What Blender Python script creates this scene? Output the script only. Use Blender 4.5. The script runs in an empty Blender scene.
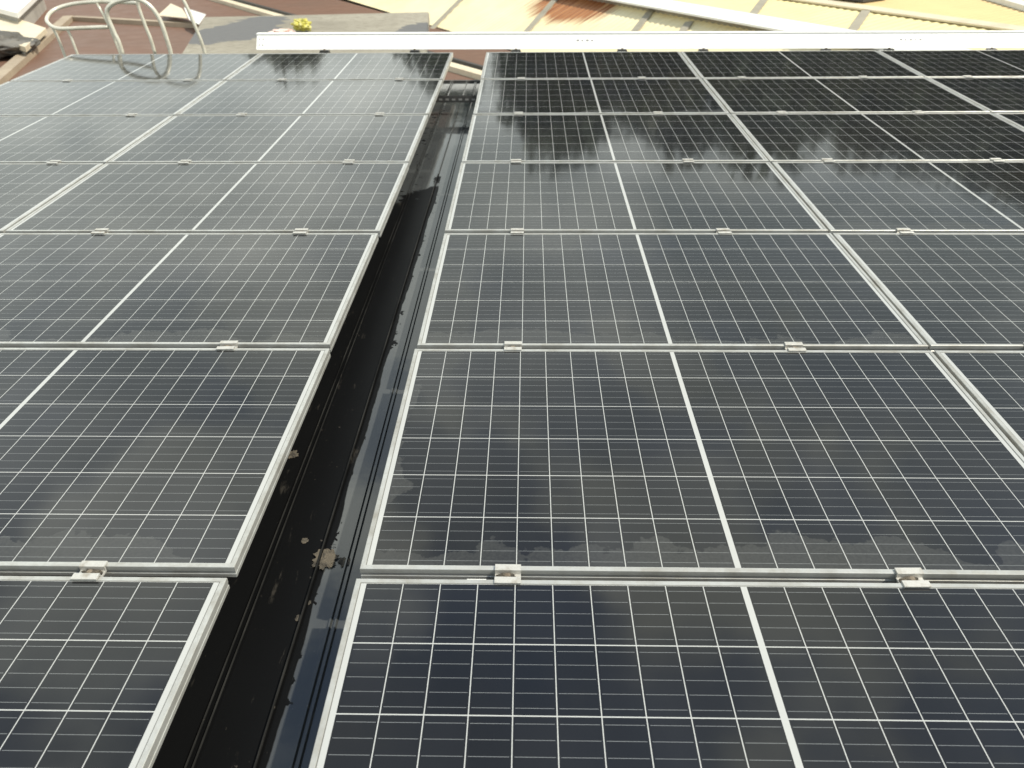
import bpy, bmesh, math, random
from mathutils import Vector, Matrix, noise
random.seed(7)
S = bpy.context.scene
COL = S.collection
R = math.radians

# ------------------------------------------------------------------ camera
H = 1.30907                       # camera height above the panel plane (z = 0)
FPX = 770.2
FWD = Vector((-0.0197644, 0.8369114, -0.5469814))
RGT = Vector((0.9997986, 0.0184444, -0.0079054))
UPV = Vector((-0.0034726, 0.5470275, 0.8371074))
cd = bpy.data.cameras.new('camera'); cam = bpy.data.objects.new('camera', cd); COL.objects.link(cam)
cd.sensor_width = 36.0; cd.lens = FPX / 1024 * 36.0; cd.clip_start = 0.05; cd.clip_end = 2000
cd.dof.use_dof = True; cd.dof.focus_distance = 2.1; cd.dof.aperture_fstop = 5.6
M = Matrix((RGT, UPV, -FWD)).transposed().to_4x4(); M.translation = Vector((0, 0, H))
cam.matrix_world = M
S.camera = cam

# ------------------------------------------------------------------ world, sun, exposure
SUN_EL, SUN_AZ = 56.0, 105.0      # azimuth measured from +Y (ahead) towards +X (right)
w = bpy.data.worlds.new('World'); S.world = w; w.use_nodes = True
nt = w.node_tree; N = nt.nodes; L = nt.links; N.clear()
def wn(t, **k):
    n = N.new(t)
    for a, b in k.items(): setattr(n, a, b)
    return n
sky = wn('ShaderNodeTexSky', sky_type='NISHITA', sun_disc=False)
sky.sun_elevation = R(SUN_EL); sky.sun_rotation = R(SUN_AZ); sky.air_density = 1.2; sky.dust_density = 0.8
geo = wn('ShaderNodeTexCoord'); sep = wn('ShaderNodeSeparateXYZ'); L.new(geo.outputs['Generated'], sep.inputs[0])
zc = wn('ShaderNodeMath', operation='MAXIMUM'); L.new(sep.outputs['Z'], zc.inputs[0]); zc.inputs[1].default_value = 0.0
za = wn('ShaderNodeMath', operation='ADD'); L.new(zc.outputs[0], za.inputs[0]); za.inputs[1].default_value = 0.22
dx = wn('ShaderNodeMath', operation='DIVIDE'); L.new(sep.outputs['X'], dx.inputs[0]); L.new(za.outputs[0], dx.inputs[1])
dy = wn('ShaderNodeMath', operation='DIVIDE'); L.new(sep.outputs['Y'], dy.inputs[0]); L.new(za.outputs[0], dy.inputs[1])
cmb = wn('ShaderNodeCombineXYZ'); L.new(dx.outputs[0], cmb.inputs[0]); L.new(dy.outputs[0], cmb.inputs[1]); cmb.inputs[2].default_value = 3.7
nz = wn('ShaderNodeTexNoise'); nz.inputs['Scale'].default_value = 2.3; nz.inputs['Detail'].default_value = 7; nz.inputs['Roughness'].default_value = 0.55
L.new(cmb.outputs[0], nz.inputs['Vector'])
cr = wn('ShaderNodeValToRGB'); cr.color_ramp.elements[0].position = 0.47; cr.color_ramp.elements[1].position = 0.56
L.new(nz.outputs['Fac'], cr.inputs[0])
# clouds thicken towards the horizon
hz = wn('ShaderNodeMapRange'); L.new(zc.outputs[0], hz.inputs[0])
hz.inputs[1].default_value = 0.74; hz.inputs[2].default_value = 0.38; hz.inputs[3].default_value = 0.0; hz.inputs[4].default_value = 0.92
mx = wn('ShaderNodeMath', operation='MAXIMUM'); L.new(cr.outputs[0], mx.inputs[0]); L.new(hz.outputs[0], mx.inputs[1])
nz2 = wn('ShaderNodeTexNoise'); nz2.inputs['Scale'].default_value = 1.5; nz2.inputs['Detail'].default_value = 5
L.new(cmb.outputs[0], nz2.inputs['Vector'])
cl = wn('ShaderNodeValToRGB'); e = cl.color_ramp.elements
e[0].position = 0.38; e[0].color = (3.8, 4.3, 4.2, 1); e[1].position = 0.64; e[1].color = (10.0, 10.4, 9.6, 1)
L.new(nz2.outputs['Fac'], cl.inputs[0])
# the veil is brighter towards the left of the view
lf = wn('ShaderNodeMapRange'); L.new(sep.outputs['X'], lf.inputs[0])
lf.inputs[1].default_value = 0.15; lf.inputs[2].default_value = -0.65; lf.inputs[3].default_value = 1.0; lf.inputs[4].default_value = 1.3
sc = wn('ShaderNodeVectorMath', operation='SCALE'); L.new(cl.outputs[0], sc.inputs[0]); L.new(lf.outputs[0], sc.inputs['Scale'])
mixc = wn('ShaderNodeMix', data_type='RGBA'); L.new(mx.outputs[0], mixc.inputs['Factor'])
L.new(sky.outputs[0], mixc.inputs['A']); L.new(sc.outputs[0], mixc.inputs['B'])
bg = wn('ShaderNodeBackground'); bg.inputs['Strength'].default_value = 0.105
L.new(mixc.outputs['Result'], bg.inputs['Color'])
wo = wn('ShaderNodeOutputWorld'); L.new(bg.outputs[0], wo.inputs['Surface'])

sd = bpy.data.lights.new('sun', 'SUN'); sd.energy = 3.5; sd.angle = R(1.0); sd.color = (1.0, 0.935, 0.80)
so = bpy.data.objects.new('sun', sd); COL.objects.link(so)
sv = Vector((math.sin(R(SUN_AZ)) * math.cos(R(SUN_EL)), math.cos(R(SUN_AZ)) * math.cos(R(SUN_EL)), math.sin(R(SUN_EL))))
so.rotation_euler = sv.to_track_quat('Z', 'Y').to_euler(); so.location = (6, -4, 20)
vs = S.view_settings; vs.view_transform = 'Standard'; vs.look = 'None'; vs.gamma = 1; vs.use_curve_mapping = False
vs.exposure = 0.42

# ------------------------------------------------------------------ node helpers
class NB:
    def __init__(s, name):
        s.m = bpy.data.materials.new(name); s.m.use_nodes = True
        s.t = s.m.node_tree; s.t.nodes.clear()
        s.out = s.t.nodes.new('ShaderNodeOutputMaterial'); s.b = s.t.nodes.new('ShaderNodeBsdfPrincipled')
        s.t.links.new(s.b.outputs[0], s.out.inputs[0])
        s._o = None; s._i = None
    def n(s, t, **k):
        x = s.t.nodes.new(t)
        for a, b in k.items(): setattr(x, a, b)
        return x
    def l(s, a, b): s.t.links.new(a, b)
    def put(s, sock, v):
        if hasattr(v, 'is_output') or hasattr(v, 'links'): s.l(v, sock)
        else:
            if isinstance(v, tuple) and len(v) == 3 and sock.type == 'RGBA': v = v + (1,)
            sock.default_value = v
    def ma(s, op, a, b=0.0, c=None, clamp=False):
        x = s.n('ShaderNodeMath', operation=op); x.use_clamp = clamp
        s.put(x.inputs[0], a); s.put(x.inputs[1], b)
        if c is not None: s.put(x.inputs[2], c)
        return x.outputs[0]
    def obj(s):
        if not s._o: s._o = s.n('ShaderNodeTexCoord')
        return s._o.outputs['Object']
    def rnd(s):
        if not s._i: s._i = s.n('ShaderNodeObjectInfo')
        return s._i.outputs['Random']
    def noise(s, vec, scale, detail=4, rough=0.55, w=None):
        x = s.n('ShaderNodeTexNoise'); x.inputs['Scale'].default_value = scale
        x.inputs['Detail'].default_value = detail; x.inputs['Roughness'].default_value = rough
        if w is not None:
            x.noise_dimensions = '4D'; s.put(x.inputs['W'], w)
        s.l(vec, x.inputs['Vector']); return x.outputs['Fac']
    def mapr(s, v, a, b, c=0.0, d=1.0):
        x = s.n('ShaderNodeMapRange'); s.put(x.inputs[0], v)
        for i, q in enumerate((a, b, c, d)): x.inputs[i + 1].default_value = q
        return x.outputs[0]
    def mix(s, f, a, b):
        x = s.n('ShaderNodeMix', data_type='RGBA'); s.put(x.inputs['Factor'], f); s.put(x.inputs['A'], a); s.put(x.inputs['B'], b)
        return x.outputs['Result']
    def mul(s, vec, v3):
        x = s.n('ShaderNodeVectorMath', operation='MULTIPLY'); s.l(vec, x.inputs[0]); x.inputs[1].default_value = v3; return x.outputs[0]
    def set(s, **k):
        for a, v in k.items(): s.put(s.b.inputs[a.replace('_', ' ')], v)
        return s.m
    def bump(s, h, strength=0.3, dist=0.01):
        x = s.n('ShaderNodeBump'); x.inputs['Strength'].default_value = strength; x.inputs['Distance'].default_value = dist
        s.l(h, x.inputs['Height']); s.l(x.outputs[0], s.b.inputs['Normal'])

def worn(name, col, dirt, scale=6.0, amt=(0.45, 0.75), rough=0.5, metal=0.0, bump=0.0, stretch=(1, 1, 1), use_rnd=True):
    b = NB(name); v = b.mul(b.obj(), stretch)
    wv = b.ma('MULTIPLY', b.rnd(), 40.0) if use_rnd else 0.0
    n1 = b.noise(v, scale, 6, 0.6, wv); n2 = b.noise(v, scale * 7.3, 4, 0.6, wv)
    f = b.ma('ADD', b.ma('MULTIPLY', b.mapr(n1, *amt), 0.75), b.ma('MULTIPLY', b.mapr(n2, 0.45, 0.75), 0.3), clamp=True)
    b.set(Base_Color=b.mix(f, col, dirt), Roughness=b.mapr(n2, 0.3, 0.7, rough - 0.08, rough + 0.1), Metallic=metal)
    if bump: b.bump(n2, bump, 0.01)
    return b.m

# ------------------------------------------------------------------ the panel glass
PW, PD, PITCH_X, PITCH_Y = 1.7045, 0.9896, 1.7141, 1.02
CW, CH, MID = 0.0822, 0.1608, 0.0058
SAG = 0.00274
def sag(y): return SAG * (y - 3.5) ** 2     # the roof and its panels dip slightly towards the middle
def glass_material():
    b = NB('solar_cells'); o = b.obj()
    sp = b.n('ShaderNodeSeparateXYZ'); b.l(o, sp.inputs[0]); x, y = sp.outputs[0], sp.outputs[1]
    wv = b.ma('MULTIPLY', b.rnd(), 60.0)
    ax = b.ma('ABSOLUTE', x)
    u = b.ma('DIVIDE', b.ma('SUBTRACT', ax, MID), CW)
    v = b.ma('DIVIDE', b.ma('ADD', y, 3 * CH), CH)
    fx = b.ma('FRACT', u); fy = b.ma('FRACT', v)
    ex = b.ma('ABSOLUTE', b.ma('SUBTRACT', fx, 0.5)); ey = b.ma('ABSOLUTE', b.ma('SUBTRACT', fy, 0.5))
    gap = b.ma('MAXIMUM', b.ma('GREATER_THAN', ex, 0.5 - 0.0125), b.ma('GREATER_THAN', ey, 0.5 - 0.0080))
    outx = b.ma('MAXIMUM', b.ma('LESS_THAN', u, 0.0), b.ma('GREATER_THAN', u, 10.0))
    outy = b.ma('MAXIMUM', b.ma('LESS_THAN', v, 0.0), b.ma('GREATER_THAN', v, 6.0))
    gap = b.ma('MAXIMUM', gap, b.ma('MAXIMUM', outx, outy))
    bb = b.ma('LESS_THAN', b.ma('ABSOLUTE', b.ma('SUBTRACT', b.ma('FRACT', b.ma('MULTIPLY', fy, 5.0)), 0.5)), 0.017)
    bb = b.ma('MULTIPLY', bb, b.ma('LESS_THAN', ex, 0.445))
    # crystalline silicon, slightly different from cell to cell
    cid = b.n('ShaderNodeCombineXYZ'); b.l(b.ma('FLOOR', b.ma('DIVIDE', x, CW)), cid.inputs[0]); b.l(b.ma('FLOOR', v), cid.inputs[1]); b.l(wv, cid.inputs[2])
    wnz = b.n('ShaderNodeTexWhiteNoise', noise_dimensions='3D'); b.l(cid.outputs[0], wnz.inputs['Vector'])
    cell = b.mix(wnz.outputs['Value'], (0.0055, 0.0070, 0.0105), (0.0110, 0.0120, 0.0130))
    pn = b.noise(o, 1.4, 3, 0.5, wv)
    cell = b.mix(b.ma('MULTIPLY', wnz.outputs['Value'], b.mapr(b.rnd(), 0.0, 1.0, 0.0, 0.55)), cell, (0.010, 0.013, 0.026))
    cell = b.mix(b.mapr(pn, 0.35, 0.65, 0.0, 0.7), cell, (0.0140, 0.0136, 0.0115))
    col = b.mix(bb, cell, (0.17, 0.18, 0.185))
    col = b.mix(gap, col, (0.43, 0.44, 0.43))
    seal = b.ma('MAXIMUM', b.ma('GREATER_THAN', ax, PW / 2 - 0.0136), b.ma('GREATER_THAN', b.ma('ABSOLUTE', y), PD / 2 - 0.0128))
    col = b.mix(seal, col, (0.16, 0.16, 0.15))
    # thin even dust, wiping streaks, and dried-water marks along the low edge and the sides
    sm = b.noise(b.mul(o, (1.0, 0.45, 1.0)), 2.2, 5, 0.6, wv)
    fine = b.noise(o, 160.0, 2, 0.5)
    dn = b.noise(o, 3.2, 6, 0.62, b.ma('ADD', wv, 5.0))
    low = b.mapr(y, -0.484, -0.30, 0.24, -0.16)
    side = b.mapr(x, -0.840, -0.73, 0.10, -0.14)
    edge = b.ma('MAXIMUM', low, side)
    edge = b.ma('ADD', edge, b.ma('MULTIPLY', b.ma('SUBTRACT', b.rnd(), 0.74), 0.42))
    stain = b.mapr(b.ma('ADD', dn, edge), 0.66, 0.685)
    rim = b.ma('MULTIPLY', b.mapr(b.ma('ABSOLUTE', b.ma('SUBTRACT', b.ma('ADD', dn, edge), 0.672)), 0.0, 0.012, 1.0, 0.0), 0.5)
    stain = b.ma('MULTIPLY', b.ma('ADD', stain, rim), b.mapr(fine, 0.35, 0.65, 0.65, 1.0), clamp=True)
    spk = b.mapr(b.noise(o, 34.0, 3, 0.7, wv), 0.72, 0.78, 0.0, 0.10)
    dust = b.ma('ADD', b.mapr(sm, 0.3, 0.7, 0.006, 0.030), b.ma('ADD', b.ma('MULTIPLY', stain, 0.075), b.ma('MULTIPLY', spk, 0.25)), clamp=True)
    col = b.mix(dust, col, (0.34, 0.345, 0.32))
    b.set(Base_Color=col, Roughness=b.ma('ADD', b.mapr(sm, 0.3, 0.7, 0.045, 0.075), b.ma('MULTIPLY', stain, 0.10)), IOR=1.47)
    wob = b.noise(o, 1.1, 2, 0.4, wv)
    b.bump(wob, 0.25, 0.004)
    return b.m

GLASS = glass_material()
ALU = worn('anodised_aluminium', (0.54, 0.545, 0.52), (0.30, 0.28, 0.235), 9.0, (0.44, 0.74), 0.38, 0.45, 0.0)
ALU_OLD = worn('weathered_aluminium', (0.60, 0.59, 0.55), (0.30, 0.26, 0.20), 40.0, (0.50, 0.72), 0.45, 0.4, 0.1)
BOLT = worn('rusty_bolt', (0.30, 0.25, 0.19), (0.10, 0.075, 0.05), 90.0, (0.4, 0.6), 0.7, 0.2, 0.3)
STEEL = worn('dark_steel', (0.075, 0.075, 0.072), (0.15, 0.13, 0.11), 20.0, (0.5, 0.7), 0.5, 0.4)
WHITE = worn('white_paint', (0.90, 0.90, 0.87), (0.76, 0.74, 0.68), 4.0, (0.58, 0.85), 0.4)
TUBE = worn('pale_painted_tube', (0.70, 0.68, 0.58), (0.42, 0.38, 0.29), 9.0, (0.48, 0.72), 0.28, 0.2)
BROWN = worn('red_brown_roof_paint', (0.170, 0.092, 0.060), (0.145, 0.090, 0.064), 0.35, (0.45, 0.7), 0.6)
CREAM = worn('cream_flashing', (0.70, 0.62, 0.46), (0.50, 0.43, 0.31), 1.5, (0.5, 0.75), 0.5)
WALL = worn('grey_render', (0.42, 0.40, 0.36), (0.28, 0.26, 0.23), 0.8, (0.45, 0.7), 0.85)
GROUND = worn('dusty_ground', (0.22, 0.19, 0.15), (0.12, 0.12, 0.09), 0.15, (0.4, 0.65), 0.9)
PALE = worn('pale_sheet', (0.74, 0.75, 0.72), (0.58, 0.56, 0.5), 1.0, (0.5, 0.8), 0.45)
YELLOW = worn('yellow_plastic', (0.50, 0.46, 0.07), (0.55, 0.53, 0.36), 30.0, (0.5, 0.7), 0.4)
RAG = worn('faded_rag', (0.72, 0.60, 0.54), (0.55, 0.20, 0.14), 14.0, (0.5, 0.6), 0.8)
CEMENT = worn('dried_cement', (0.135, 0.115, 0.085), (0.035, 0.032, 0.027), 45.0, (0.42, 0.58), 0.95, 0, 0.6)
GREYB = worn('grey_lap_strip', (0.36, 0.33, 0.26), (0.26, 0.24, 0.19), 2.0, (0.45, 0.7), 0.7)
COPING = worn('dull_coping', (0.40, 0.33, 0.24), (0.28, 0.22, 0.16), 1.0, (0.45, 0.7), 0.7)
TARP = worn('dark_tarpaulin', (0.085, 0.08, 0.07), (0.20, 0.19, 0.17), 1.6, (0.5, 0.6), 0.7)
BARK = worn('bark', (0.10, 0.075, 0.055), (0.06, 0.045, 0.035), 4.0, (0.4, 0.6), 0.9, 0, 0.4)

def concrete_material(patches):
    b = NB('stained_concrete'); o = b.obj(); sp = b.n('ShaderNodeSeparateXYZ'); b.l(o, sp.inputs[0])
    n1 = b.noise(o, 0.9, 6, 0.6); n2 = b.noise(o, 9.0, 5, 0.65); n3 = b.noise(o, 1.3, 5, 0.6)
    c = b.mix(b.mapr(n1, 0.35, 0.65), (0.34, 0.315, 0.255), (0.235, 0.215, 0.17))
    c = b.mix(b.mapr(n2, 0.48, 0.66, 0, 0.6), c, (0.19, 0.17, 0.13))
    for cx, cy, rx, ry in patches:          # dark grey patches with crisp ragged outlines
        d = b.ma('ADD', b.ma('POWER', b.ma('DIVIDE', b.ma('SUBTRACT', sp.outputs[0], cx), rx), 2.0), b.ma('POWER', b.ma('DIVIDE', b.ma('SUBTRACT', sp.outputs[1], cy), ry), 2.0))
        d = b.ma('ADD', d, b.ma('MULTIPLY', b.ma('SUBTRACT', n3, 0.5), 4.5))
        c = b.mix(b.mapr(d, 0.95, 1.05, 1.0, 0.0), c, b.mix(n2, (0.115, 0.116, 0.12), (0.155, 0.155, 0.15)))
    b.set(Base_Color=c, Roughness=0.9); b.bump(n2, 0.4, 0.02); return b.m

def beige_material(name, rust, c1=(0.82, 0.74, 0.50), c2=(0.76, 0.65, 0.38)):
    b = NB(name); o = b.obj()        # local: x along the eave, y up the slope
    n1 = b.noise(o, 0.5, 5, 0.6); n2 = b.noise(b.mul(o, (9.0, 0.5, 1)), 1.0, 4, 0.6)
    c = b.mix(b.mapr(n1, 0.35, 0.7), c1, c2)
    c = b.mix(b.mapr(n2, 0.55, 0.8, 0, 0.45), c, (0.62, 0.47, 0.24))
    if rust:
        sp = b.n('ShaderNodeSeparateXYZ'); b.l(o, sp.inputs[0])
        cx, cy, rx, ry = rust
        dx_ = b.ma('DIVIDE', b.ma('SUBTRACT', sp.outputs[0], cx), rx); dy_ = b.ma('DIVIDE', b.ma('SUBTRACT', sp.outputs[1], cy), ry)
        d = b.ma('SQRT', b.ma('ADD', b.ma('POWER', b.ma('ABSOLUTE', dx_), 2.0), b.ma('POWER', b.ma('ABSOLUTE', dy_), 2.0)))
        d = b.ma('ADD', d, b.ma('MULTIPLY', b.ma('SUBTRACT', n2, 0.5), 1.1))
        m = b.mapr(d, 0.75, 1.15, 1.0, 0.0)
        c = b.mix(m, c, b.mix(b.mapr(n2, 0.35, 0.65), (0.22, 0.07, 0.022), (0.46, 0.22, 0.09)))
    b.set(Base_Color=c, Roughness=0.55)
    return b.m

def roof_black_material():
    """Dark glossy roof sheet, brushed over on its left side with matt black bitumen."""
    b = NB('bitumen_coated_roof_sheet'); o = b.obj()
    sp = b.n('ShaderNodeSeparateXYZ'); b.l(o, sp.inputs[0]); x, y = sp.outputs[0], sp.outputs[1]
    n1 = b.noise(b.mul(o, (1.0, 0.45, 1)), 7.0, 5, 0.6); n2 = b.noise(o, 16.0, 5, 0.62); n3 = b.noise(o, 3.0, 4, 0.55); n4 = b.noise(o, 60.0, 4, 0.6)
    blot = b.mapr(n2, 0.60, 0.75, 0.0, 0.06)
    ex = b.ma('ADD', b.ma('SUBTRACT', -0.527, x), b.ma('ADD', b.ma('MULTIPLY', b.ma('SUBTRACT', n1, 0.5), 0.035), blot))
    ey = b.ma('ADD', b.ma('SUBTRACT', 4.35, y), b.ma('MULTIPLY', b.ma('SUBTRACT', n3, 0.5), 2.0))
    coat = b.ma('MULTIPLY', b.mapr(ex, -0.001, 0.002), b.mapr(ey, -0.03, 0.05))
    stray = b.mapr(b.ma('ADD', n2, b.ma('MULTIPLY', b.ma('SUBTRACT', -0.5, x), 0.6)), 0.72, 0.74)
    coat = b.ma('MAXIMUM', coat, stray)
    c = b.mix(coat, (0.052, 0.056, 0.057), (0.0050, 0.0052, 0.0055))
    scuff = b.mapr(b.noise(b.mul(o, (3.0, 0.6, 1)), 9.0, 6, 0.7), 0.62, 0.70, 0.0, 0.14)
    spk = b.ma('MULTIPLY', b.mapr(n4, 0.66, 0.72, 0.0, 0.5), b.mapr(n2, 0.5, 0.62))
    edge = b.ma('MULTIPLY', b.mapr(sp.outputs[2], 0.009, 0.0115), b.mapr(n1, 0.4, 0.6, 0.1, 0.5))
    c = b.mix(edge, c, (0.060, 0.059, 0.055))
    c = b.mix(b.ma('MAXIMUM', scuff, spk), c, (0.20, 0.18, 0.15))
    b.set(Base_Color=c, Roughness=b.ma('ADD', b.ma('MULTIPLY', coat, 0.34), b.mapr(n3, 0.3, 0.7, 0.05, 0.11)),
          Specular_IOR_Level=b.mapr(coat, 0, 1, 0.8, 0.07))
    b.bump(n3, 0.12, 0.01)
    return b.m
ROOFBLACK = roof_black_material()

def leaf_material(name, a, c):
    b = NB(name); g = b.n('ShaderNodeNewGeometry')
    n = b.noise(b.obj(), 0.7, 3)
    f = b.ma('ADD', b.ma('MULTIPLY', g.outputs['Random Per Island'], 0.6), b.ma('MULTIPLY', n, 0.4))
    b.set(Base_Color=b.mix(f, a, c), Roughness=0.6); return b.m
LEAF = leaf_material('leaves_dark', (0.018, 0.034, 0.012), (0.042, 0.064, 0.022))
LEAF2 = leaf_material('leaves_olive', (0.028, 0.038, 0.013), (0.062, 0.070, 0.026))

# ------------------------------------------------------------------ mesh helpers
def link(name, bm, mat, parent=None, smooth=False, loc=None):
    me = bpy.data.meshes.new(name); bm.normal_update(); bm.to_mesh(me); bm.free()
    for m in (mat if isinstance(mat, (list, tuple)) else [mat]): me.materials.append(m)
    if smooth:
        for p in me.polygons: p.use_smooth = True
    o = bpy.data.objects.new(name, me); COL.objects.link(o)
    if parent: o.parent = parent
    if loc: o.location = loc
    return o
def tag(o, label=None, cat=None, group=None, kind=None):
    if label: o['label'] = label
    if cat: o['category'] = cat
    if group: o['group'] = group
    if kind: o['kind'] = kind
    return o
def empty(name, loc, rz=0.0):
    o = bpy.data.objects.new(name, None); o.empty_display_size = 0.1; COL.objects.link(o)
    o.location = loc; o.rotation_euler = (0, 0, rz); return o
def copy_tree(o, parent=None):
    c = o.copy(); COL.objects.link(c)
    if parent: c.parent = parent
    for ch in o.children: copy_tree(ch, c)
    return c
def box(bm, x0, x1, y0, y1, z0, z1, bev=0.0):
    r = bmesh.ops.create_cube(bm, size=1.0)
    bmesh.ops.scale(bm, vec=(x1 - x0, y1 - y0, z1 - z0), verts=r['verts'])
    bmesh.ops.translate(bm, vec=((x0 + x1) / 2, (y0 + y1) / 2, (z0 + z1) / 2), verts=r['verts'])
    if bev:
        es = list({e for v in r['verts'] for e in v.link_edges})
        bmesh.ops.bevel(bm, geom=es, offset=bev, segments=2, profile=0.6, affect='EDGES')
def extrude_profile(bm, pts, y0, y1, axis='y', closed=True):
    """pts in (x,z) swept along y, or (y,z) swept along x."""
    f = (lambda a, t, c: (a, t, c)) if axis == 'y' else (lambda a, t, c: (t, a, c))
    A = [bm.verts.new(f(a, y0, c)) for a, c in pts]; B = [bm.verts.new(f(a, y1, c)) for a, c in pts]
    n = len(pts); last = n if closed else n - 1
    for i in range(last):
        j = (i + 1) % n; bm.faces.new((A[i], A[j], B[j], B[i]))
    if closed: bm.faces.new(A[::-1]); bm.faces.new(B)
    bmesh.ops.recalc_face_normals(bm, faces=bm.faces[:])
def tube(bm, pts, r, seg=10, cap=True):
    pts = [Vector(p) for p in pts]; rings = []
    prev = None
    for i, p in enumerate(pts):
        t = (pts[min(i + 1, len(pts) - 1)] - pts[max(i - 1, 0)]).normalized()
        if prev is None: a = t.orthogonal().normalized()
        else: a = (prev - t * prev.dot(t)).normalized()
        prev = a; b = t.cross(a)
        rr = r[i] if isinstance(r, (list, tuple)) else r
        rings.append([bm.verts.new(p + (a * math.cos(2 * math.pi * k / seg) + b * math.sin(2 * math.pi * k / seg)) * rr) for k in range(seg)])
    for A, B in zip(rings, rings[1:]):
        for k in range(seg): bm.faces.new((A[k], A[(k + 1) % seg], B[(k + 1) % seg], B[k]))
    if cap: bm.faces.new(rings[0][::-1]); bm.faces.new(rings[-1])
def smooth_path(pts, n=8):
    P = [Vector(p) for p in pts]; out = []
    for i in range(len(P) - 1):
        p0, p1, p2, p3 = P[max(i - 1, 0)], P[i], P[i + 1], P[min(i + 2, len(P) - 1)]
        for k in range(n):
            t = k / n
            out.append(0.5 * ((2 * p1) + (p2 - p0) * t + (2 * p0 - 5 * p1 + 4 * p2 - p3) * t * t + (3 * p1 - p0 - 3 * p2 + p3) * t ** 3))
    out.append(P[-1]); return out
def slab(bm, poly, th):
    """poly: 3D points (top face); extruded straight down."""
    A = [bm.verts.new(p) for p in poly]; B = [bm.verts.new((p[0], p[1], p[2] - th)) for p in poly]
    n = len(poly); bm.faces.new(A); bm.faces.new(B[::-1])
    for i in range(n):
        j = (i + 1) % n; bm.faces.new((A[j], A[i], B[i], B[j]))
    bmesh.ops.recalc_face_normals(bm, faces=bm.faces[:])
def bp(u, v, z):
    """where the sight line through photo point (u, v) meets the level z"""
    r = FWD + RGT * (u - 512) / FPX - UPV * (v - 384) / FPX
    return Vector((0, 0, H)) + r * ((z - H) / r.z)
def at(u, v, Y):
    r = FWD + RGT * (u - 512) / FPX - UPV * (v - 384) / FPX
    return Vector((0, 0, H)) + r * (Y / r.y)
def hit(u, v, p0, nrm):
    r = FWD + RGT * (u - 512) / FPX - UPV * (v - 384) / FPX; o = Vector((0, 0, H))
    return o + r * ((p0 - o).dot(nrm) / r.dot(nrm))

# ================================================================== SETTING
bm = bmesh.new(); bmesh.ops.create_grid(bm, x_segments=1, y_segments=1, size=600)
tag(link('ground', bm, GROUND, loc=(0, 0, -6.2)), kind='structure')

# the building the panels stand on: black ribbed roof, walls
ZR = -0.20
fb = empty('factory_building', (0, 0, -6.2))
tag(fb, 'black ribbed metal roof under the panels, showing as a gutter between the two blocks', 'building')
def roof_profile():
    pts = [(-4.10, 0.0)]
    ribs = []
    x = -3.95
    while x < -0.75: ribs.append((x, 0.010, 0.018)); x += 0.25
    ribs += [(-0.690, 0.012, 0.003), (-0.675, 0.012, 0.003), (-0.549, 0.014, 0.003), (-0.4770, 0.008, 0.004), (-0.4635, 0.008, 0.004), (-0.390, 0.012, 0.016)]
    x = -0.15
    while x < 8.0: ribs.append((x, 0.010, 0.018)); x += 0.25
    for rx, rh, rw in ribs:
        pts += [(rx - rw / 2 - 0.003, 0.0), (rx - rw / 2, rh), (rx + rw / 2, rh), (rx + rw / 2 + 0.003, 0.0)]
    pts.append((8.2, 0.0)); return pts
bm = bmesh.new()
pr = roof_profile()
A = [bm.verts.new((x, -2.5, z)) for x, z in pr]; B = [bm.verts.new((x, 7.25, z)) for x, z in pr]
for i in range(len(pr) - 1): bm.faces.new((A[i], A[i + 1], B[i + 1], B[i]))
bmesh.ops.recalc_face_normals(bm, faces=bm.faces[:])
if sum(f.normal.z for f in bm.faces) < 0: bmesh.ops.reverse_faces(bm, faces=bm.faces[:])
link('roof_sheet', bm, ROOFBLACK, fb, loc=(0, 0, 6.2 + ZR))
bm = bmesh.new(); box(bm, -4.0, 8.1, -2.4, 7.0, 0, 6.2 + ZR - 0.02)
link('wall', bm, WALL, fb)
bm = bmesh.new(); box(bm, -4.13, 8.22, 7.25, 7.285, 6.2 + ZR - 0.11, 6.2 + ZR + 0.014, 0.004)
link('edge_trim', bm, STEEL, fb)

# ------------------------------------------------------------------ neighbouring roofs (seen beyond and below)
RD = Vector((0.52, -0.854, 0)).normalized(); ND = Vector((0.854, 0.52, 0)).normalized()
def shed_plane(anchor, z0, rise):
    p0 = bp(*anchor, z0); up = (ND + Vector((0, 0, rise))).normalized(); nrm = RD.cross(up).normalized()
    if nrm.z < 0: nrm = -nrm
    return p0, up, nrm
def local_frame(name, p0, up, nrm):
    o = bpy.data.objects.new(name, None); COL.objects.link(o)
    xa = RD; ya = up; za = xa.cross(ya)
    o.matrix_world = Matrix((xa, ya, za)).transposed().to_4x4(); o.matrix_world.translation = p0
    return o
def corrugated(name, width0, width1, length, mat, parent, pitch=0.19, h=0.022):
    """corrugated sheet in local coordinates: x along the eave, y up the slope"""
    bm = bmesh.new(); n = int((width1 - width0) / (pitch / 4)); prev = None
    for i in range(n + 1):
        x = width0 + (width1 - width0) * i / n
        z = h * (0.5 + 0.5 * math.cos(2 * math.pi * (x / pitch)))
        a = bm.verts.new((x, 0, z)); b_ = bm.verts.new((x, length, z))
        if prev: bm.faces.new((prev[0], a, b_, prev[1]))
        prev = (a, b_)
    bmesh.ops.recalc_face_normals(bm, faces=bm.faces[:])
    if sum(f.normal.z for f in bm.faces) < 0: bmesh.ops.reverse_faces(bm, faces=bm.faces[:])
    return link(name, bm, mat, parent, smooth=True)
def to_local(frame, p): return frame.matrix_world.inverted() @ p
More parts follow.
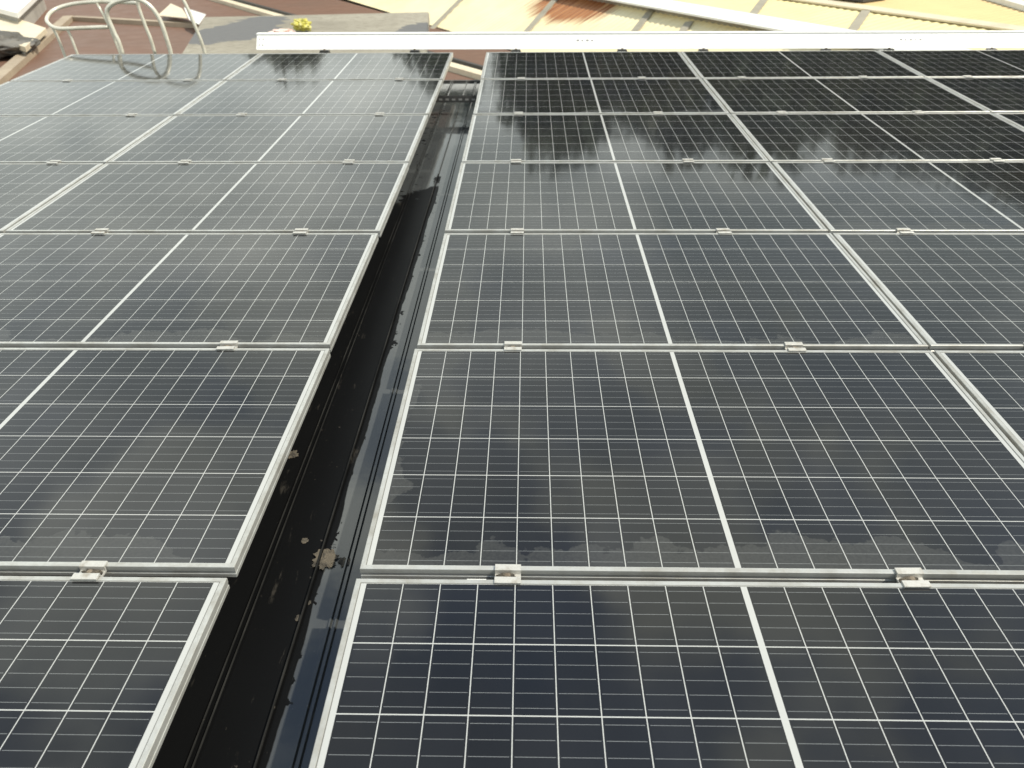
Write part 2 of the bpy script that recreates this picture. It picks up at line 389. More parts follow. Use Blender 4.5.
def strips(frame, plane, pairs, mat, width=0.20):
    p0, up, nrm = plane
    for (u0, v0), (u1, v1) in pairs:
        a = to_local(frame, hit(u0, v0, p0, nrm)); b_ = to_local(frame, hit(u1, v1, p0, nrm))
        d = (b_ - a).normalized(); a = a - d * 0.6; b_ = b_ + d * 0.12
        s = Vector((-d.y, d.x, 0)) * width / 2
        bm = bmesh.new()
        slab(bm, [(a + s + Vector((0, 0, .05))), (b_ + s + Vector((0, 0, .05))), (b_ - s + Vector((0, 0, .05))), (a - s + Vector((0, 0, .05)))], 0.045)
        link('lap_strip', bm, mat, frame)

# cream shed B: rises from a valley against the brown roof to a step under shed C
plB = shed_plane((400, 16), -2.4, 0.42)
fB = local_frame('cream_shed', *plB)
tag(fB, 'cream corrugated shed roof with a rust patch, lower of the two behind the white tray', 'building')
lenB = to_local(fB, hit(680, 18, plB[0], plB[2])).y
rp = to_local(fB, hit(572, 6, plB[0], plB[2]))
corrugated('roof_sheet', -22, 16, lenB + 0.35, beige_material('cream_sheet_rusty', (rp.x, rp.y, 1.7, 0.85)), fB)
strips(fB, plB, [((437, 25), (462, 0)), ((527, 33), (556, 0)), ((634, 34), (650, 14)), ((682, 34), (688, 26))], GREYB)
bm = bmesh.new(); box(bm, -22, 16, 0.05, lenB - 0.1, -5.0, -1.4); w_ = link('wall', bm, WALL, fB)

# cream shed C, one step higher, with the broad white eave flashing
zC = plB[0].z + (lenB * plB[1].z) + 0.10
plC = shed_plane((680, 14), zC, 0.10)
fC = local_frame('cream_shed', *plC)
tag(fC, 'pale yellow corrugated shed roof with a broad white eave, upper one at the right', 'building')
lenC = to_local(fC, hit(890, 14, plC[0], plC[2])).y
corrugated('roof_sheet', -24, 18, lenC, beige_material('pale_yellow_sheet', None, (0.80, 0.70, 0.38), (0.74, 0.62, 0.32)), fC)
bm = bmesh.new(); box(bm, -24, 18, -0.12, 0.62, 0.04, 0.085, 0.006); link('eave_flashing', bm, WHITE, fC)
bm = bmesh.new(); box(bm, -24, 18, 0.10, 0.16, -0.9, -0.01); link('fascia', bm, GREYB, fC)
strips(fC, plC, [((752, 17), (765, 0)), ((853, 31), (865, 14))], GREYB, 0.18)
bm = bmesh.new(); box(bm, -24, 18, 0.3, lenC - 0.1, -6.0, -0.95); link('wall', bm, WALL, fC)
bm = bmesh.new(); box(bm, -24, 18, lenC - 0.16, lenC + 0.16, 0.03, 0.07, 0.01); link('ridge_cap', bm, CREAM, fC)

# shed D beyond the ridge line
pD = plC[0] + plC[1] * (lenC + 0.05)
plD = (pD, (ND + Vector((0, 0, 0.02))).normalized(), None)
plD = (pD, plD[1], (RD.cross(plD[1]) if RD.cross(plD[1]).z > 0 else -RD.cross(plD[1])).normalized())
fD = local_frame('warehouse', *plD)
tag(fD, 'warm buff corrugated warehouse roof in the far right corner', 'building')
corrugated('roof_sheet', -24, 18, 9.0, beige_material('buff_sheet', None, (0.72, 0.55, 0.28), (0.66, 0.48, 0.24)), fD)
bm = bmesh.new(); box(bm, -24, 18, 0.2, 8.8, -6.0, -0.1); link('wall', bm, WALL, fD)
q0 = to_local(fD, hit(990, 0, plD[0], plD[2])); q1 = to_local(fD, hit(1024, 10, plD[0], plD[2]))
d = (q1 - q0).normalized(); s = Vector((-d.y, d.x, 0)) * 0.16
bm = bmesh.new(); up_ = Vector((0, 0, 0.12))
slab(bm, [q0 - d * 6 + s + up_, q1 + d * 6 + s + up_, q1 + d * 6 - s + up_, q0 - d * 6 - s + up_], 0.10); link('ridge_cap', bm, PALE, fD)
q = to_local(fD, hit(850, 1, plD[0], plD[2]))
bm = bmesh.new(); box(bm, -0.5, 0.5, -0.2, 0.6, 0.03, 0.30, 0.02); box(bm, -0.56, 0.56, -0.26, 0.66, 0.30, 0.33, 0.008)
o = link('roof_vent', bm, STEEL, fD, loc=q)

# brown shed A
def line_at(u0, v0, u1, v1, z): return bp(u0, v0, z), bp(u1, v1, z)
ZA = -2.4
ba = empty('brown_shed', (-8, 26, -6.2))
tag(ba, 'large red-brown shed roof below, behind the ladder and the concrete slab', 'building')
def rel(p, base): return Vector(p) - Vector(base)
v1, v2 = bp(341, 0, ZA), bp(460, 33, ZA); dv = (v2 - v1).normalized()
zA0 = ZA - 0.02
far, near = v1 - dv * 9, v2 + dv * 11
poly = [far, near, Vector((-3.5, 12.3, ZA)), Vector((-24, 12.3, ZA)), Vector((-34, 38, ZA))]
poly = [rel((p.x, p.y, zA0), ba.location) for p in poly]
bm = bmesh.new(); slab(bm, poly, 0.15); link('roof_sheet', bm, BROWN, ba)
inner = [p + (Vector((-14, 22, 3.8)) - p) * 0.02 for p in poly]
bm = bmesh.new(); slab(bm, [Vector((p.x, p.y, zA0 + 6.2 - 0.16)) for p in inner], zA0 + 6.2 - 0.16); link('wall', bm, WALL, ba)
def bar3(bm, a, b_, wd, ht, z):
    d_ = (b_ - a); d_.z = 0; d_.normalize(); s_ = Vector((-d_.y, d_.x, 0)) * wd / 2
    T = Vector((0, 0, z + ht)); Z0 = Vector((1, 1, 0))
    f = lambda p: Vector((p.x, p.y, 0)) + T
    slab(bm, [f(a + s_), f(b_ + s_), f(b_ - s_), f(a - s_)], ht)
base = ba.location
# cream batten running down the brown roof, with a dark bar above it standing in for its shadow
c1, c2 = bp(225, 0, ZA + .1), bp(482, 73, ZA + .1)
cm = bp(300, 15, ZA + .1); dc = (c2 - c1).normalized()
bm = bmesh.new(); bar3(bm, rel(c1 - dc * 5, base), rel(c2 + dc * 4, base), 0.30, 0.12, zA0 + 6.2 + 0.002); link('cream_flashing', bm, CREAM, ba)
off = Vector((-dc.y, dc.x, 0)); off = off if off.y > 0 else -off
bm = bmesh.new(); bar3(bm, rel(c1 - dc * 5 + off * 0.32, base), rel(c2 + dc * 4 + off * 0.32, base), 0.10, 0.16, zA0 + 6.2 + 0.002); link('shadow_bar', bm, STEEL, ba)
# parapet coping, L shaped
k0, k1, k2 = bp(-30, 98, ZA + .14), bp(68, 15, ZA + .14), bp(195, 22, ZA + .14)
bm = bmesh.new(); bar3(bm, rel(k0, base), rel(k1, base), 0.30, 0.14, zA0 + 6.2 + 0.002); link('coping', bm, COPING, ba)
bm = bmesh.new(); bar3(bm, rel(k1 + (k2 - k1).normalized() * 0.22, base), rel(k2, base), 0.26, 0.13, zA0 + 6.2 + 0.002); link('coping', bm, COPING, ba)

# cream and white roofs at far left, beyond the coping
lw = empty('lean_to', (-15, 24, -6.2))
tag(lw, 'small cream lean-to roof in the far left corner beyond the brown coping', 'building')
zl = -2.05
poly = [bp(-40, -1, zl), bp(46, 28, zl), bp(25, 47, zl), bp(-30, 30, zl)]
bm = bmesh.new(); slab(bm, [rel(p, lw.location) for p in poly], 0.12); link('roof_sheet', bm, CREAM, lw)
c_ = sum(poly, Vector()) / 4
bm = bmesh.new(); slab(bm, [rel(Vector((p.x, p.y, zl - 0.13)) + (c_ - p) * 0.08, lw.location) for p in poly], 6.2 + zl - 0.13); link('wall', bm, WALL, lw)
lw2 = empty('white_shed', (-19, 29, -6.2))
tag(lw2, 'bright white shed roof cut by the top left corner', 'building')
poly = [bp(-45, -3, -1.75), bp(17, 13, -1.75), bp(44, -12, -1.75), bp(-20, -22, -1.75)]
bm = bmesh.new(); slab(bm, [rel(p, lw2.location) for p in poly], 0.14); link('roof_sheet', bm, WHITE, lw2)
c_ = sum(poly, Vector()) / 4
bm = bmesh.new(); slab(bm, [rel(Vector((p.x, p.y, -1.9)) + (c_ - p) * 0.08, lw2.location) for p in poly], 4.3); link('wall', bm, WALL, lw2)

# rubble at the far left
def crumple(name, r, mat, amp=0.35, flat=1.0, sub=3, seed=0, parent=None, freq=2.3):
    bm = bmesh.new(); bmesh.ops.create_icosphere(bm, subdivisions=sub, radius=1)
    for v in bm.verts:
        n_ = noise.noise(v.co * freq + Vector((seed * 7.1, seed * 3.3, seed))) + 0.5 * noise.noise(v.co * freq * 2.7 + Vector((seed, 5, 1)))
        v.co *= 1 + amp * n_
        v.co.z *= flat
        v.co *= r
    zmin = min(v.co.z for v in bm.verts)
    for v in bm.verts: v.co.z -= zmin
    return link(name, bm, mat, parent)
o = crumple('tarpaulin_heap', 0.75, TARP, 0.35, 0.35, 5, 3, freq=1.3); p = bp(3, 57, ZA); o.location = (p.x, p.y, zA0 + .001)
tag(o, 'grey crumpled tarpaulin heap at the left edge beside the cream coping', 'tarpaulin')
# two loose pale sheets lying on the brown roof
def sheet(pts, z, mat, name, label):
    P = [bp(u, v, z) for u, v in pts]; c = sum(P, Vector()) / len(P)
    bm = bmesh.new(); slab(bm, [Vector((p.x - c.x, p.y - c.y, 0.02)) for p in P], 0.02)
    return tag(link(name, bm, mat, loc=(c.x, c.y, z)), label, 'roofing sheet')
sheet([(158, 16), (171, 4), (182, 9), (189, 19)], zA0 + 0.26, CREAM, 'roofing_sheet', 'yellowish loose sheet behind the ladder rails, left of the white one')
sheet([(184, 8), (206, 15), (199, 25), (189, 20)], zA0 + 0.30, PALE, 'roofing_sheet', 'white loose sheet behind the right ladder rail at the slab corner')

# concrete slab roof of the stair tower behind the tray
ZS = -0.42
cs = empty('concrete_tower', (-3, 10.5, -6.2))
tag(cs, 'stained grey concrete slab roof behind the left end of the white tray', 'building')
s1, s2 = bp(240, 29, ZS), bp(416, 33, ZS)
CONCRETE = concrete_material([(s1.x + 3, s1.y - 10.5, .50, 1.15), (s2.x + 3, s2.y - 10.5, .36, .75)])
P = [bp(181, 54, ZS), bp(204, 17, ZS), bp(429, 12, ZS), bp(427, 39, ZS)]
dl = (P[0] - P[1]).normalized(); dr = (P[3] - P[2]).normalized()
P[0] = P[0] + dl * 1.1; P[3] = P[2] + dr * ((P[0] - P[1]).length)
bm = bmesh.new(); slab(bm, [rel(p, cs.location) for p in P], 0.16)
bmesh.ops.bevel(bm, geom=bm.edges[:], offset=0.012, segments=2, affect='EDGES')
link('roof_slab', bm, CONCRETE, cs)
c_ = sum(P, Vector()) / 4
bm = bmesh.new(); slab(bm, [rel(Vector((p.x, p.y, ZS - 0.17)) + (c_ - p) * 0.06, cs.location) for p in P], 6.2 + ZS - 0.17); link('wall', bm, WALL, cs)

# ------------------------------------------------------------------ trees beyond the sheds (mirrored in the far panels)
def make_tree(kind, leafmat, hgt, wid, seed):
    rr = random.Random(seed)
    t = empty(kind, (0, 0, 0))
    bm = bmesh.new()
    tube(bm, [(0, 0, 0), (0.1, 0, hgt * .25), (-.05, .1, hgt * .5), (0, 0, hgt * .8)], [0.32, 0.25, 0.18, 0.06], 8)
    tips = []
    for k in range(9):
        a = rr.uniform(0, 6.28); z0 = hgt * rr.uniform(.3, .6); ln = wid * rr.uniform(.5, .9)
        e_ = Vector((math.cos(a) * ln, math.sin(a) * ln, z0 + hgt * rr.uniform(.1, .3))); tips.append(e_)
        tube(bm, [(0, 0, z0), e_ * 0.5 + Vector((0, 0, z0 * .5)), e_], [0.12, 0.08, 0.03], 6)
    link('trunk', bm, BARK, t, smooth=True)
    bm = bmesh.new()
    clumps = []
    for k in range(95):
        a = rr.uniform(0, 6.28); q = rr.random() ** .5; z = rr.uniform(.14, 1.0)
        rad = wid * math.sin(math.pi * min(1, max(.12, (z - .06) / .96))) ** .6
        clumps.append((Vector((math.cos(a) * rad * q, math.sin(a) * rad * q, z * hgt)), rr.uniform(.6, 1.1) * wid * .30))
    for c, r_ in clumps:
        for i in range(90):
            d_ = Vector((rr.gauss(0, 1), rr.gauss(0, 1), rr.gauss(0, .8))).normalized() * r_ * rr.random() ** .4
            p = c + d_; s_ = rr.uniform(.20, .38)
            ax = Vector((rr.gauss(0, 1), rr.gauss(0, 1), rr.gauss(0, 1))).normalized(); bx_ = ax.orthogonal().normalized(); cx_ = ax.cross(bx_)
            vs_ = [bm.verts.new(p + bx_ * s_), bm.verts.new(p + cx_ * s_ * .6), bm.verts.new(p - bx_ * s_), bm.verts.new(p - cx_ * s_ * .6)]
            bm.faces.new(vs_)
    link('crown', bm, leafmat, t)
    return t
tree_specs = [   # x, Y, top z, kind
    (2.8, 43, 11.6, 0, 'dark rounded tree mirrored in the panels right of the gutter, leftmost of the tall row'),
    (7.6, 44, 12.0, 1, 'olive tree mirrored mid panel right of the gutter, second in the tall row'),
    (12.6, 43, 11.6, 0, 'dark tree mirrored near the first panel seam, third in the tall row'),
    (17.8, 44, 12.2, 1, 'olive tree mirrored in the second panel column, fourth in the tall row'),
    (22.8, 43, 12.0, 0, 'dark tree mirrored at the right of the second panel column, fifth in the tall row'),
    (28.0, 42, 14.0, 1, 'tall olive tree mirrored at the right edge of the photo'),
    (5.0, 48, 11.2, 0, 'dark tree mirrored right of the gutter, half hidden between two taller ones'),
    (15.2, 48, 12.6, 1, 'olive tree standing back in the mirrored row, at the first panel seam'),
    (20.6, 48, 12.8, 0, 'dark tree standing back in the mirrored row, in the second panel column'),
    (25.6, 48, 13.8, 1, 'olive tree standing back in the mirrored row, at the right end'),
    (33.5, 42, 16.5, 0, 'tallest dark tree beyond the right edge of the panels'),
    (-4.2, 45, 9.6, 0, 'small dark tree mirrored at the end of the left block beside the gutter'),
    (-12.8, 45, 8.8, 1, 'small olive tree mirrored in the left block near its seam'),
]
protos = [make_tree('broadleaf_tree', LEAF, 18.0, 5.0, 11), make_tree('broadleaf_tree', LEAF2, 18.0, 4.9, 23)]
used = [False, False]
for x, Y, top, k, lab in tree_specs:
    o = protos[k] if not used[k] else copy_tree(protos[k]); used[k] = True
    sc_ = (top + 6.2) / 18.3
    o.location = (x, Y, -6.2); o.rotation_euler = (0, 0, random.uniform(0, 6.28)); o.scale = (min(1.0, sc_) if top < 10.0 else 1.45 * sc_ ** .5, min(1.0, sc_) if top < 10.0 else 1.25 * sc_ ** .5, sc_)
    tag(o, lab, 'tree', 'trees beyond the sheds')

# ================================================================== SOLAR PANELS
XL, XE, Y0 = -0.3756, -0.6609, 0.1837
def frame_mesh():
    bm = bmesh.new(); hx, hy = PW / 2, PD / 2; lip = 0.0115; h = 0.032
    prof = [(0.0, -h), (0.0, -0.0225), (0.0009, -0.0218), (0.0009, -0.0144), (0.0, -0.0137), (0.0, -0.0012), (0.0012, 0.0), (lip - 0.0006, 0.0), (lip, -0.0008), (lip, -0.0042), (0.004, -0.0042), (0.004, -h + 0.002), (0.026, -h + 0.002), (0.026, -h)]
    rings = []
    for ins, z in prof:
        rings.append([bm.verts.new((sx * (hx - ins), sy * (hy - ins), z)) for sx, sy in ((-1, -1), (1, -1), (1, 1), (-1, 1))])
    n = len(rings)
    for i in range(n):
        A, B = rings[i], rings[(i + 1) % n]
        for k in range(4): bm.faces.new((A[k], A[(k + 1) % 4], B[(k + 1) % 4], B[k]))
    # shallow groove along the outer side wall, as on an extruded section
    bmesh.ops.recalc_face_normals(bm, faces=bm.faces[:])
    return bm
pan = empty('solar_panel', (0, 0, 0))
link('frame', frame_mesh(), ALU, pan)
bm = bmesh.new(); hx, hy = PW / 2 - 0.0110, PD / 2 - 0.0110
box(bm, -hx, hx, -hy, hy, -0.0040, -0.0019)
link('glass_laminate', bm, GLASS, pan)
bm = bmesh.new(); box(bm, -0.03, 0.03, 0.28, 0.40, -0.022, -0.0045, 0.002); link('junction_box', bm, STEEL, pan)

rows = ['nearest row', 'second row', 'third row', 'fourth row', 'fifth row', 'sixth row', 'farthest row']
cols = {1: ('first column right of the gutter', XL, range(0, 7)),
        2: ('second column right of the gutter', XL + PITCH_X, range(0, 7)),
        3: ('third column right of the gutter', XL + 2 * PITCH_X, range(3, 7)),
        -1: ('first column left of the gutter', XE - PITCH_X, range(0, 7)),
        -2: ('second column left of the gutter', XE - 2 * PITCH_X, range(1, 7))}
looks = {(1, 0): 'dark', (1, 1): 'dark water-stained', (1, 2): 'dusty grey', (1, 3): 'plain grey', (1, 4): 'half tree-mirroring', (1, 5): 'dark tree-mirroring', (1, 6): 'dark tree-mirroring'}
px = {}
first = True
rg = random.Random(5)
for c, (cname, x0, rr_) in cols.items():
    for r in rr_:
        o = pan if first else copy_tree(pan); first = False
        jx = rg.uniform(-.0025, .0025); jy = rg.uniform(-.002, .002)
        if (c, r) == (1, 1): jx -= 0.003
        if (c, r) == (1, 0): jx -= 0.008
        if (c, r) == (-1, 1): jx += 0.003
        xo = x0 + 0.005 + PW / 2 if c > 0 else x0 - 0.005 + PW - PW / 2 + (PITCH_X - PW)
        o.location = (xo + jx, Y0 + (r + .5) * PITCH_Y + jy, sag(Y0 + (r + .5) * PITCH_Y) + rg.uniform(-.0004, .0004))
        o.rotation_euler = (math.atan(2 * SAG * (Y0 + (r + .5) * PITCH_Y - 3.5)) + R(rg.uniform(-.10, .10)), R(rg.uniform(-.04, .04)), R(rg.uniform(-.03, .03)))
        lk = looks.get((c, r), 'dark' if r < 2 else 'grey-sheened' if c < 0 else 'dark')
        tag(o, f'{lk} solar panel in the {rows[r]}, {cname}', 'solar panel', 'solar panels in two blocks')

# ------------------------------------------------------------------ rails under the panels, with feet
fr = {1: (.19, .73), 2: (.19, .73), 3: (.19, .73), -1: (.27, .80), -2: (.27, .83)}
ZRAIL = -0.0332
RY0, RY1 = Y0 + 0.02, 7.34
def sweep(prof, ys, zf):
    bm = bmesh.new(); rings = []
    for y in ys: rings.append([bm.verts.new((a, y, c + zf(y))) for a, c in prof])
    n = len(prof)
    for A, B in zip(rings, rings[1:]):
        for k in range(n): bm.faces.new((A[k], A[(k + 1) % n], B[(k + 1) % n], B[k]))
    bm.faces.new(rings[0][::-1]); bm.faces.new(rings[-1]); bmesh.ops.recalc_face_normals(bm, faces=bm.faces[:]); return bm
def zr(y): return sag(min(y, 7.3)) + ZRAIL
rail = empty('mounting_rail', (0, 0, 0))
link('channel', sweep([(-.02, -.043), (.02, -.043), (.02, 0), (.006, 0), (.006, -.012), (-.006, -.012), (-.006, 0), (-.02, 0)], [RY0 + (RY1 - RY0) * k / 30 for k in range(31)], zr), ALU, rail)
for k in range(5):
    y = .55 + 1.6 * k; t = zr(y) - .012; bm = bmesh.new()
    extrude_profile(bm, [(.0204, ZR + .0105), (.075, ZR + .0105), (.075, ZR + .016), (.0257, ZR + .016), (.0257, t), (.0204, t)], y, y + .05)
    link('foot', bm, ALU_OLD, rail)
first = True
names = {1: 'first column right of the gutter', 2: 'second column right of the gutter', 3: 'third column right of the gutter', -1: 'first column left of the gutter', -2: 'second column left of the gutter'}
railx = {}
for c, fs in fr.items():
    for i, f in enumerate(fs):
        o = rail if first else copy_tree(rail); first = False
        x = cols[c][1] + f * PITCH_X; railx[(c, i)] = x
        o.location = (x, 0, 0)
        tag(o, f'aluminium rail under the {names[c]}, {"left" if i == 0 else "right"} one of its pair', 'rail', 'rails carrying the panels')

# ------------------------------------------------------------------ mid clamps on every row boundary
def clamp_proto():
    t = empty('panel_clamp', (0, 0, 0)); g = 0.0152; th = 0.0040
    # hat section across the gap: flange, web, floor, web, flange
    pts = [(-g - .0125, .0012), (-g + .0015, .0012), (-g + .0015, -.013), (g - .0015, -.013), (g - .0015, .0012), (g + .0125, .0012),
           (g + .0125, .0012 + th), (g - .0015 - th, .0012 + th), (g - .0015 - th, -.013 + th), (-g + .0015 + th, -.013 + th), (-g + .0015 + th, .0012 + th), (-g - .0125, .0012 + th)]
    bm = bmesh.new(); extrude_profile(bm, pts, -.029, .029, axis='x')
    bmesh.ops.bevel(bm, geom=[e for e in bm.edges if abs(e.verts[0].co.x - e.verts[1].co.x) > .05], offset=.0007, segments=1, affect='EDGES')
    link('clamp_body', bm, ALU_OLD, t)
    bm = bmesh.new()
    bmesh.ops.create_cone(bm, cap_ends=True, segments=6, radius1=.0068, radius2=.0066, depth=.007, matrix=Matrix.Translation((0, 0, -.0030)))
    bmesh.ops.create_cone(bm, cap_ends=True, segments=20, radius1=.0082, radius2=.0080, depth=.0024, matrix=Matrix.Translation((0, 0, -.0080)))
    link('bolt', bm, BOLT, t)
    bm = bmesh.new(); bmesh.ops.create_icosphere(bm, subdivisions=3, radius=1)
    for v in bm.verts:
        n_ = noise.noise(v.co * 2.9) * .5 + noise.noise(v.co * 7) * .25
        v.co = Vector((v.co.x * .022, v.co.y * .0085, v.co.z * .006)) * (1 + n_); v.co += Vector((.004, .001, -.0060))
    link('dirt_clod', bm, CEMENT, t)
    return t
cp = clamp_proto(); first = True
bn = ['nearest and second rows', 'second and third rows', 'third and fourth rows', 'fourth and fifth rows', 'fifth and sixth rows', 'sixth and farthest rows']
for c, fs in fr.items():
    for i, f in enumerate(fs):
        for r in range(1, 7):
            if r - 1 not in cols[c][2]: continue
            o = cp if first else copy_tree(cp); first = False
            o.location = (railx[(c, i)] + rg.uniform(-.018, .018) + {(1, 1, 1): -.040, (-1, 1, 1): .034}.get((c, i, r), 0), Y0 + r * PITCH_Y + rg.uniform(-.001, .001), sag(Y0 + r * PITCH_Y) + rg.uniform(0, .0006))
            o.rotation_euler = (0, 0, R(rg.choice((0, 180)) + rg.uniform(-1.2, 1.2)))
            tag(o, f'{"left" if i == 0 else "right"} clamp of the {names[c]}, between the {bn[r - 1]}', 'clamp', 'clamps joining the panel rows')
# white cable tag beside the near clamp
bm = bmesh.new(); box(bm, -.022, .022, -.0025, .0025, -.003, .003, .001); box(bm, .022, .040, -.0012, .0012, -.0015, .0015)
tag(link('cable_tie', bm, PALE, loc=(railx[(1, 0)] - .062, Y0 + PITCH_Y - .004, sag(Y0 + PITCH_Y) - .015)), 'small white cable tie poking from the row gap left of the near clamp', 'cable tie')

# ------------------------------------------------------------------ perforated strut across the gutter
st = empty('perforated_strut', (-0.5, 6.10, -0.061))
tag(st, 'dark perforated steel strut crossing the gutter near its far end', 'strut')
bm = bmesh.new()
extrude_profile(bm, [(-.021, -.041), (.021, -.041), (.021, 0), (.0185, 0), (.0185, -.0385), (-.0185, -.0385), (-.0185, 0), (-.021, 0)], -1.15, 1.35, axis='x')
link('channel', bm, STEEL, st)
SLOT = worn('slot_edge', (0.30, 0.30, 0.29), (0.2, 0.19, 0.17), 30, (0.4, 0.7), 0.5)
for k in range(50):
    x = -1.13 + k * .05
    if abs(x + 0.03) > .30: continue
    bm = bmesh.new(); box(bm, x, x + .026, -.0222, -.0212, -.027, -.013, .0004); link('slot', bm, SLOT, st)
for x in (-1.0, 1.2):
    bm = bmesh.new(); box(bm, x - .02, x + .02, -.02, .02, -.127, -.0412, .003); link('foot', bm, STEEL, st)

# ------------------------------------------------------------------ cement splashes on the black roof
for i, (u, v, r_, lab) in enumerate([(325, 560, .026, 'tan crust of dried cement on the rib at mid gutter, the largest'),
                                   (345, 562, .013, 'small tan cement crumb just right of the large crust'),
                                   (229, 566, .019, 'brown cement crust at the left gutter edge by the panel corner'),
                                   (305, 541, .008, 'little pale cement speck above and left of the large crust'),
                                   (308, 603, .006, 'little pale cement speck below the large crust'),
                                   (299, 618, .007, 'pale cement speck lowest in the gutter by the bright rib'),
                                   (293, 455, .014, 'flat dried cement smear high on the left rib of the gutter')]):
    o = crumple('cement_splash', r_, CEMENT, 0.75, 0.10, 4, i + 2, freq=2.6); p = bp(u, v, ZR); o.location = (p.x, p.y, ZR + .0005); o.scale.y = 1.15; o.scale.z = 1.0
    tag(o, lab, 'cement splash', 'cement splashes in the gutter')

# ------------------------------------------------------------------ white cable tray beyond the far row, on brackets
YT = 8.05
t0, t1 = at(256, 50.0, YT), at(1024, 48.2, YT)
tr = empty('cable_tray', (t0.x, YT, t0.z + .016)); tr.rotation_euler = (0, math.atan2(-(t1.z - t0.z), t1.x - t0.x), 0)
tag(tr, 'long white painted box tray running behind the farthest panels', 'cable tray')
bm = bmesh.new(); extrude_profile(bm, [(0, -.016), (.16, -.016), (.16, .104), (.102, .104)], 0, 9.6, axis='x')
bmesh.ops.bevel(bm, geom=bm.edges[:], offset=.004, segments=2, affect='EDGES'); link('tray_body', bm, WHITE, tr)
bm = bmesh.new(); box(bm, -.004, 9.6, .096, .166, .1043, .117, .003); link('lid', bm, WHITE, tr)
INK = worn('grey_print', (0.20, 0.20, 0.20), (0.4, 0.4, 0.38), 60, (0.4, 0.6), 0.6)
LEAN = -math.atan2(.102, .120)
def on_face(name, bm, x, t):
    o = link(name, bm, INK, tr, loc=(x, .102 * t, -.016 + .120 * t)); o.rotation_euler = (LEAN, 0, 0); return o
for x, t in ((.03, .72), (.065, .72), (.03, .32), (.065, .32)):
    bm = bmesh.new(); bmesh.ops.create_cone(bm, cap_ends=True, segments=12, radius1=.008, radius2=.008, depth=.002, matrix=Matrix.Translation((0, -.0008, 0)) @ Matrix.Rotation(R(90), 4, 'X'))
    on_face('hole', bm, x, t)
for x0, n in ((3.145, 4), (6.26, 5)):
    for k in range(n):
        bm = bmesh.new(); box(bm, -.013, .013 - (k % 2) * .006, -.0014, .001, -.010, .010 - (k % 2) * .004); on_face('printed_mark', bm, x0 + k * .047, .58)
br = empty('tray_bracket', (0, 0, 0))
bm = bmesh.new(); extrude_profile(bm, [(-.055, -.030), (.055, -.030), (.040, .002), (-.040, .002)], -.05, -.0065); link('base', bm, STEEL, br)
bm = bmesh.new(); box(bm, -.02, .02, -1.05, .10, -.095, -.0622, .003); box(bm, -.02, .02, -.04, .09, -.0620, -.0305, .002); link('arm', bm, STEEL, br)
bm = bmesh.new(); bmesh.ops.create_cone(bm, cap_ends=True, segments=6, radius1=.011, radius2=.011, depth=.010, matrix=Matrix.Translation((0, -.027, .0075))); link('bolt', bm, BOLT, br)
first = True
lab = {(-1, 0): 'dark tray bracket left of the mid line of the left block', (-1, 1): 'dark tray bracket at the right end of the left block',
       (1, 0): 'dark tray bracket just right of the gutter', (1, 1): 'dark tray bracket before the first seam right of the gutter',
       (2, 0): 'dark tray bracket just past the first seam right of the gutter', (2, 1): 'dark tray bracket before the second seam right of the gutter',
       (3, 0): 'dark tray bracket just past the second seam right of the gutter', (3, 1): 'dark tray bracket nearest the right edge of the photo'}
for key, l_ in lab.items():
    o = br if first else copy_tree(br); first = False
    ux = {(-1, 0): 325, (-1, 1): 415, (1, 0): 516, (1, 1): 622, (2, 0): 703, (2, 1): 825, (3, 0): 888, (3, 1): 990}[key]
    q = at(ux, 49, YT); o.location = (q.x, YT, t0.z + (t1.z - t0.z) * (q.x - t0.x) / (t1.x - t0.x) - .0005); tag(o, l_, 'bracket', 'brackets under the white tray')

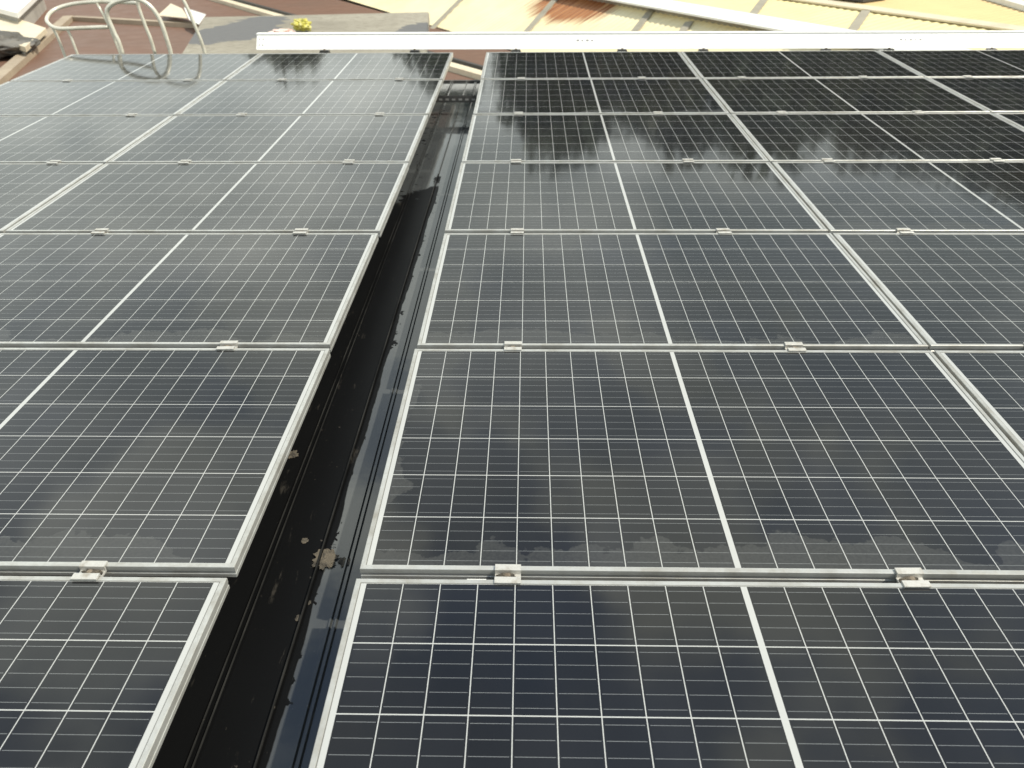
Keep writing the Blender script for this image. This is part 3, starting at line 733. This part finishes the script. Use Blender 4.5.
# ------------------------------------------------------------------ yellow bag and rag lying behind the tray
pz = ZS
o = crumple('yellow_bag', 0.115, YELLOW, 0.55, 0.7, 4, 9, freq=2.2); p = bp(303, 32, pz); o.location = (p.x, p.y, pz + .001)
tag(o, 'crumpled yellow plastic bag on the concrete just behind the white tray', 'bag')
o = crumple('rag', 0.15, RAG, 0.6, 0.2, 4, 14, freq=2.0); p = bp(283, 35, pz); o.location = (p.x, p.y, pz + .001)
tag(o, 'pinkish white rag on the concrete left of the yellow bag', 'rag')

# ------------------------------------------------------------------ ladder head with hoops behind the left block
ld = empty('roof_ladder', (-3.8, 8.0, -6.2))
tag(ld, 'pale tubular roof ladder with looped handrails and guard hoop, behind the far left panels', 'ladder')
def lt(pts): return [Vector(p) - ld.location for p in pts]
def tube_part(name, pts, r_, sm=8, straight=False):
    bm = bmesh.new(); tube(bm, lt(pts) if straight else smooth_path(lt(pts), sm), r_, 10); return link(name, bm, TUBE, ld, smooth=True)
YB, YC = 7.95, 8.10
def drop(p, z): return Vector((p.x, p.y, z))
A_ = [at(u, v, YB) for u, v in ((122, 52), (114, 32), (107, 14), (111, 5), (123, 0), (137, -1), (150, 6), (160, 20), (167, 40), (171, 54))]
tube_part('handrail', [drop(A_[0], -6.19), drop(A_[0], -.8)] + A_ + [drop(A_[-1], -.6), drop(A_[-1], -.9)], .0205)
B_ = [at(u, v, YC) for u, v in ((154, 50), (145, 25), (138, 4), (141, -5), (152, -11), (166, -12), (177, -7), (185, 3), (195, 26), (204.5, 52))]
tube_part('handrail', [drop(B_[0], -6.19), drop(B_[0], -.8)] + B_ + [drop(B_[-1], -.6), drop(B_[-1], -.9)], .0165)
G_ = [at(u, v, y) for u, v, y in ((108, 27, YB), (80, 28, YB), (58, 28.5, YB), (49, 24, YB + .08), (47, 18, YB + .18), (54, 10, YB + .34), (70, 4.5, YB + .42), (92, 2, YB + .42), (115, 2, YB + .36), (137, 3, YC + .05))]
tube_part('guard_hoop', G_, .018)
for u0, v0, u1, v1, y in ((52, 27, 65, 56, YB + .04), (66.5, 28, 78.5, 57, YB), (97, 3, 120, 53, YB + .40)):
    a, b_ = at(u0, v0, y), at(u1, v1, y)
    tube_part('guard_bar', [a, b_, Vector((b_.x + .05, b_.y, -1.4)), Vector((b_.x + .05, b_.y, -3.8))], .013, 3)
for k in range(19):
    z = -.25 - k * .30
    tube_part('rung', [(A_[0].x, YB, z), (B_[0].x, YC, z)], .011, straight=True)
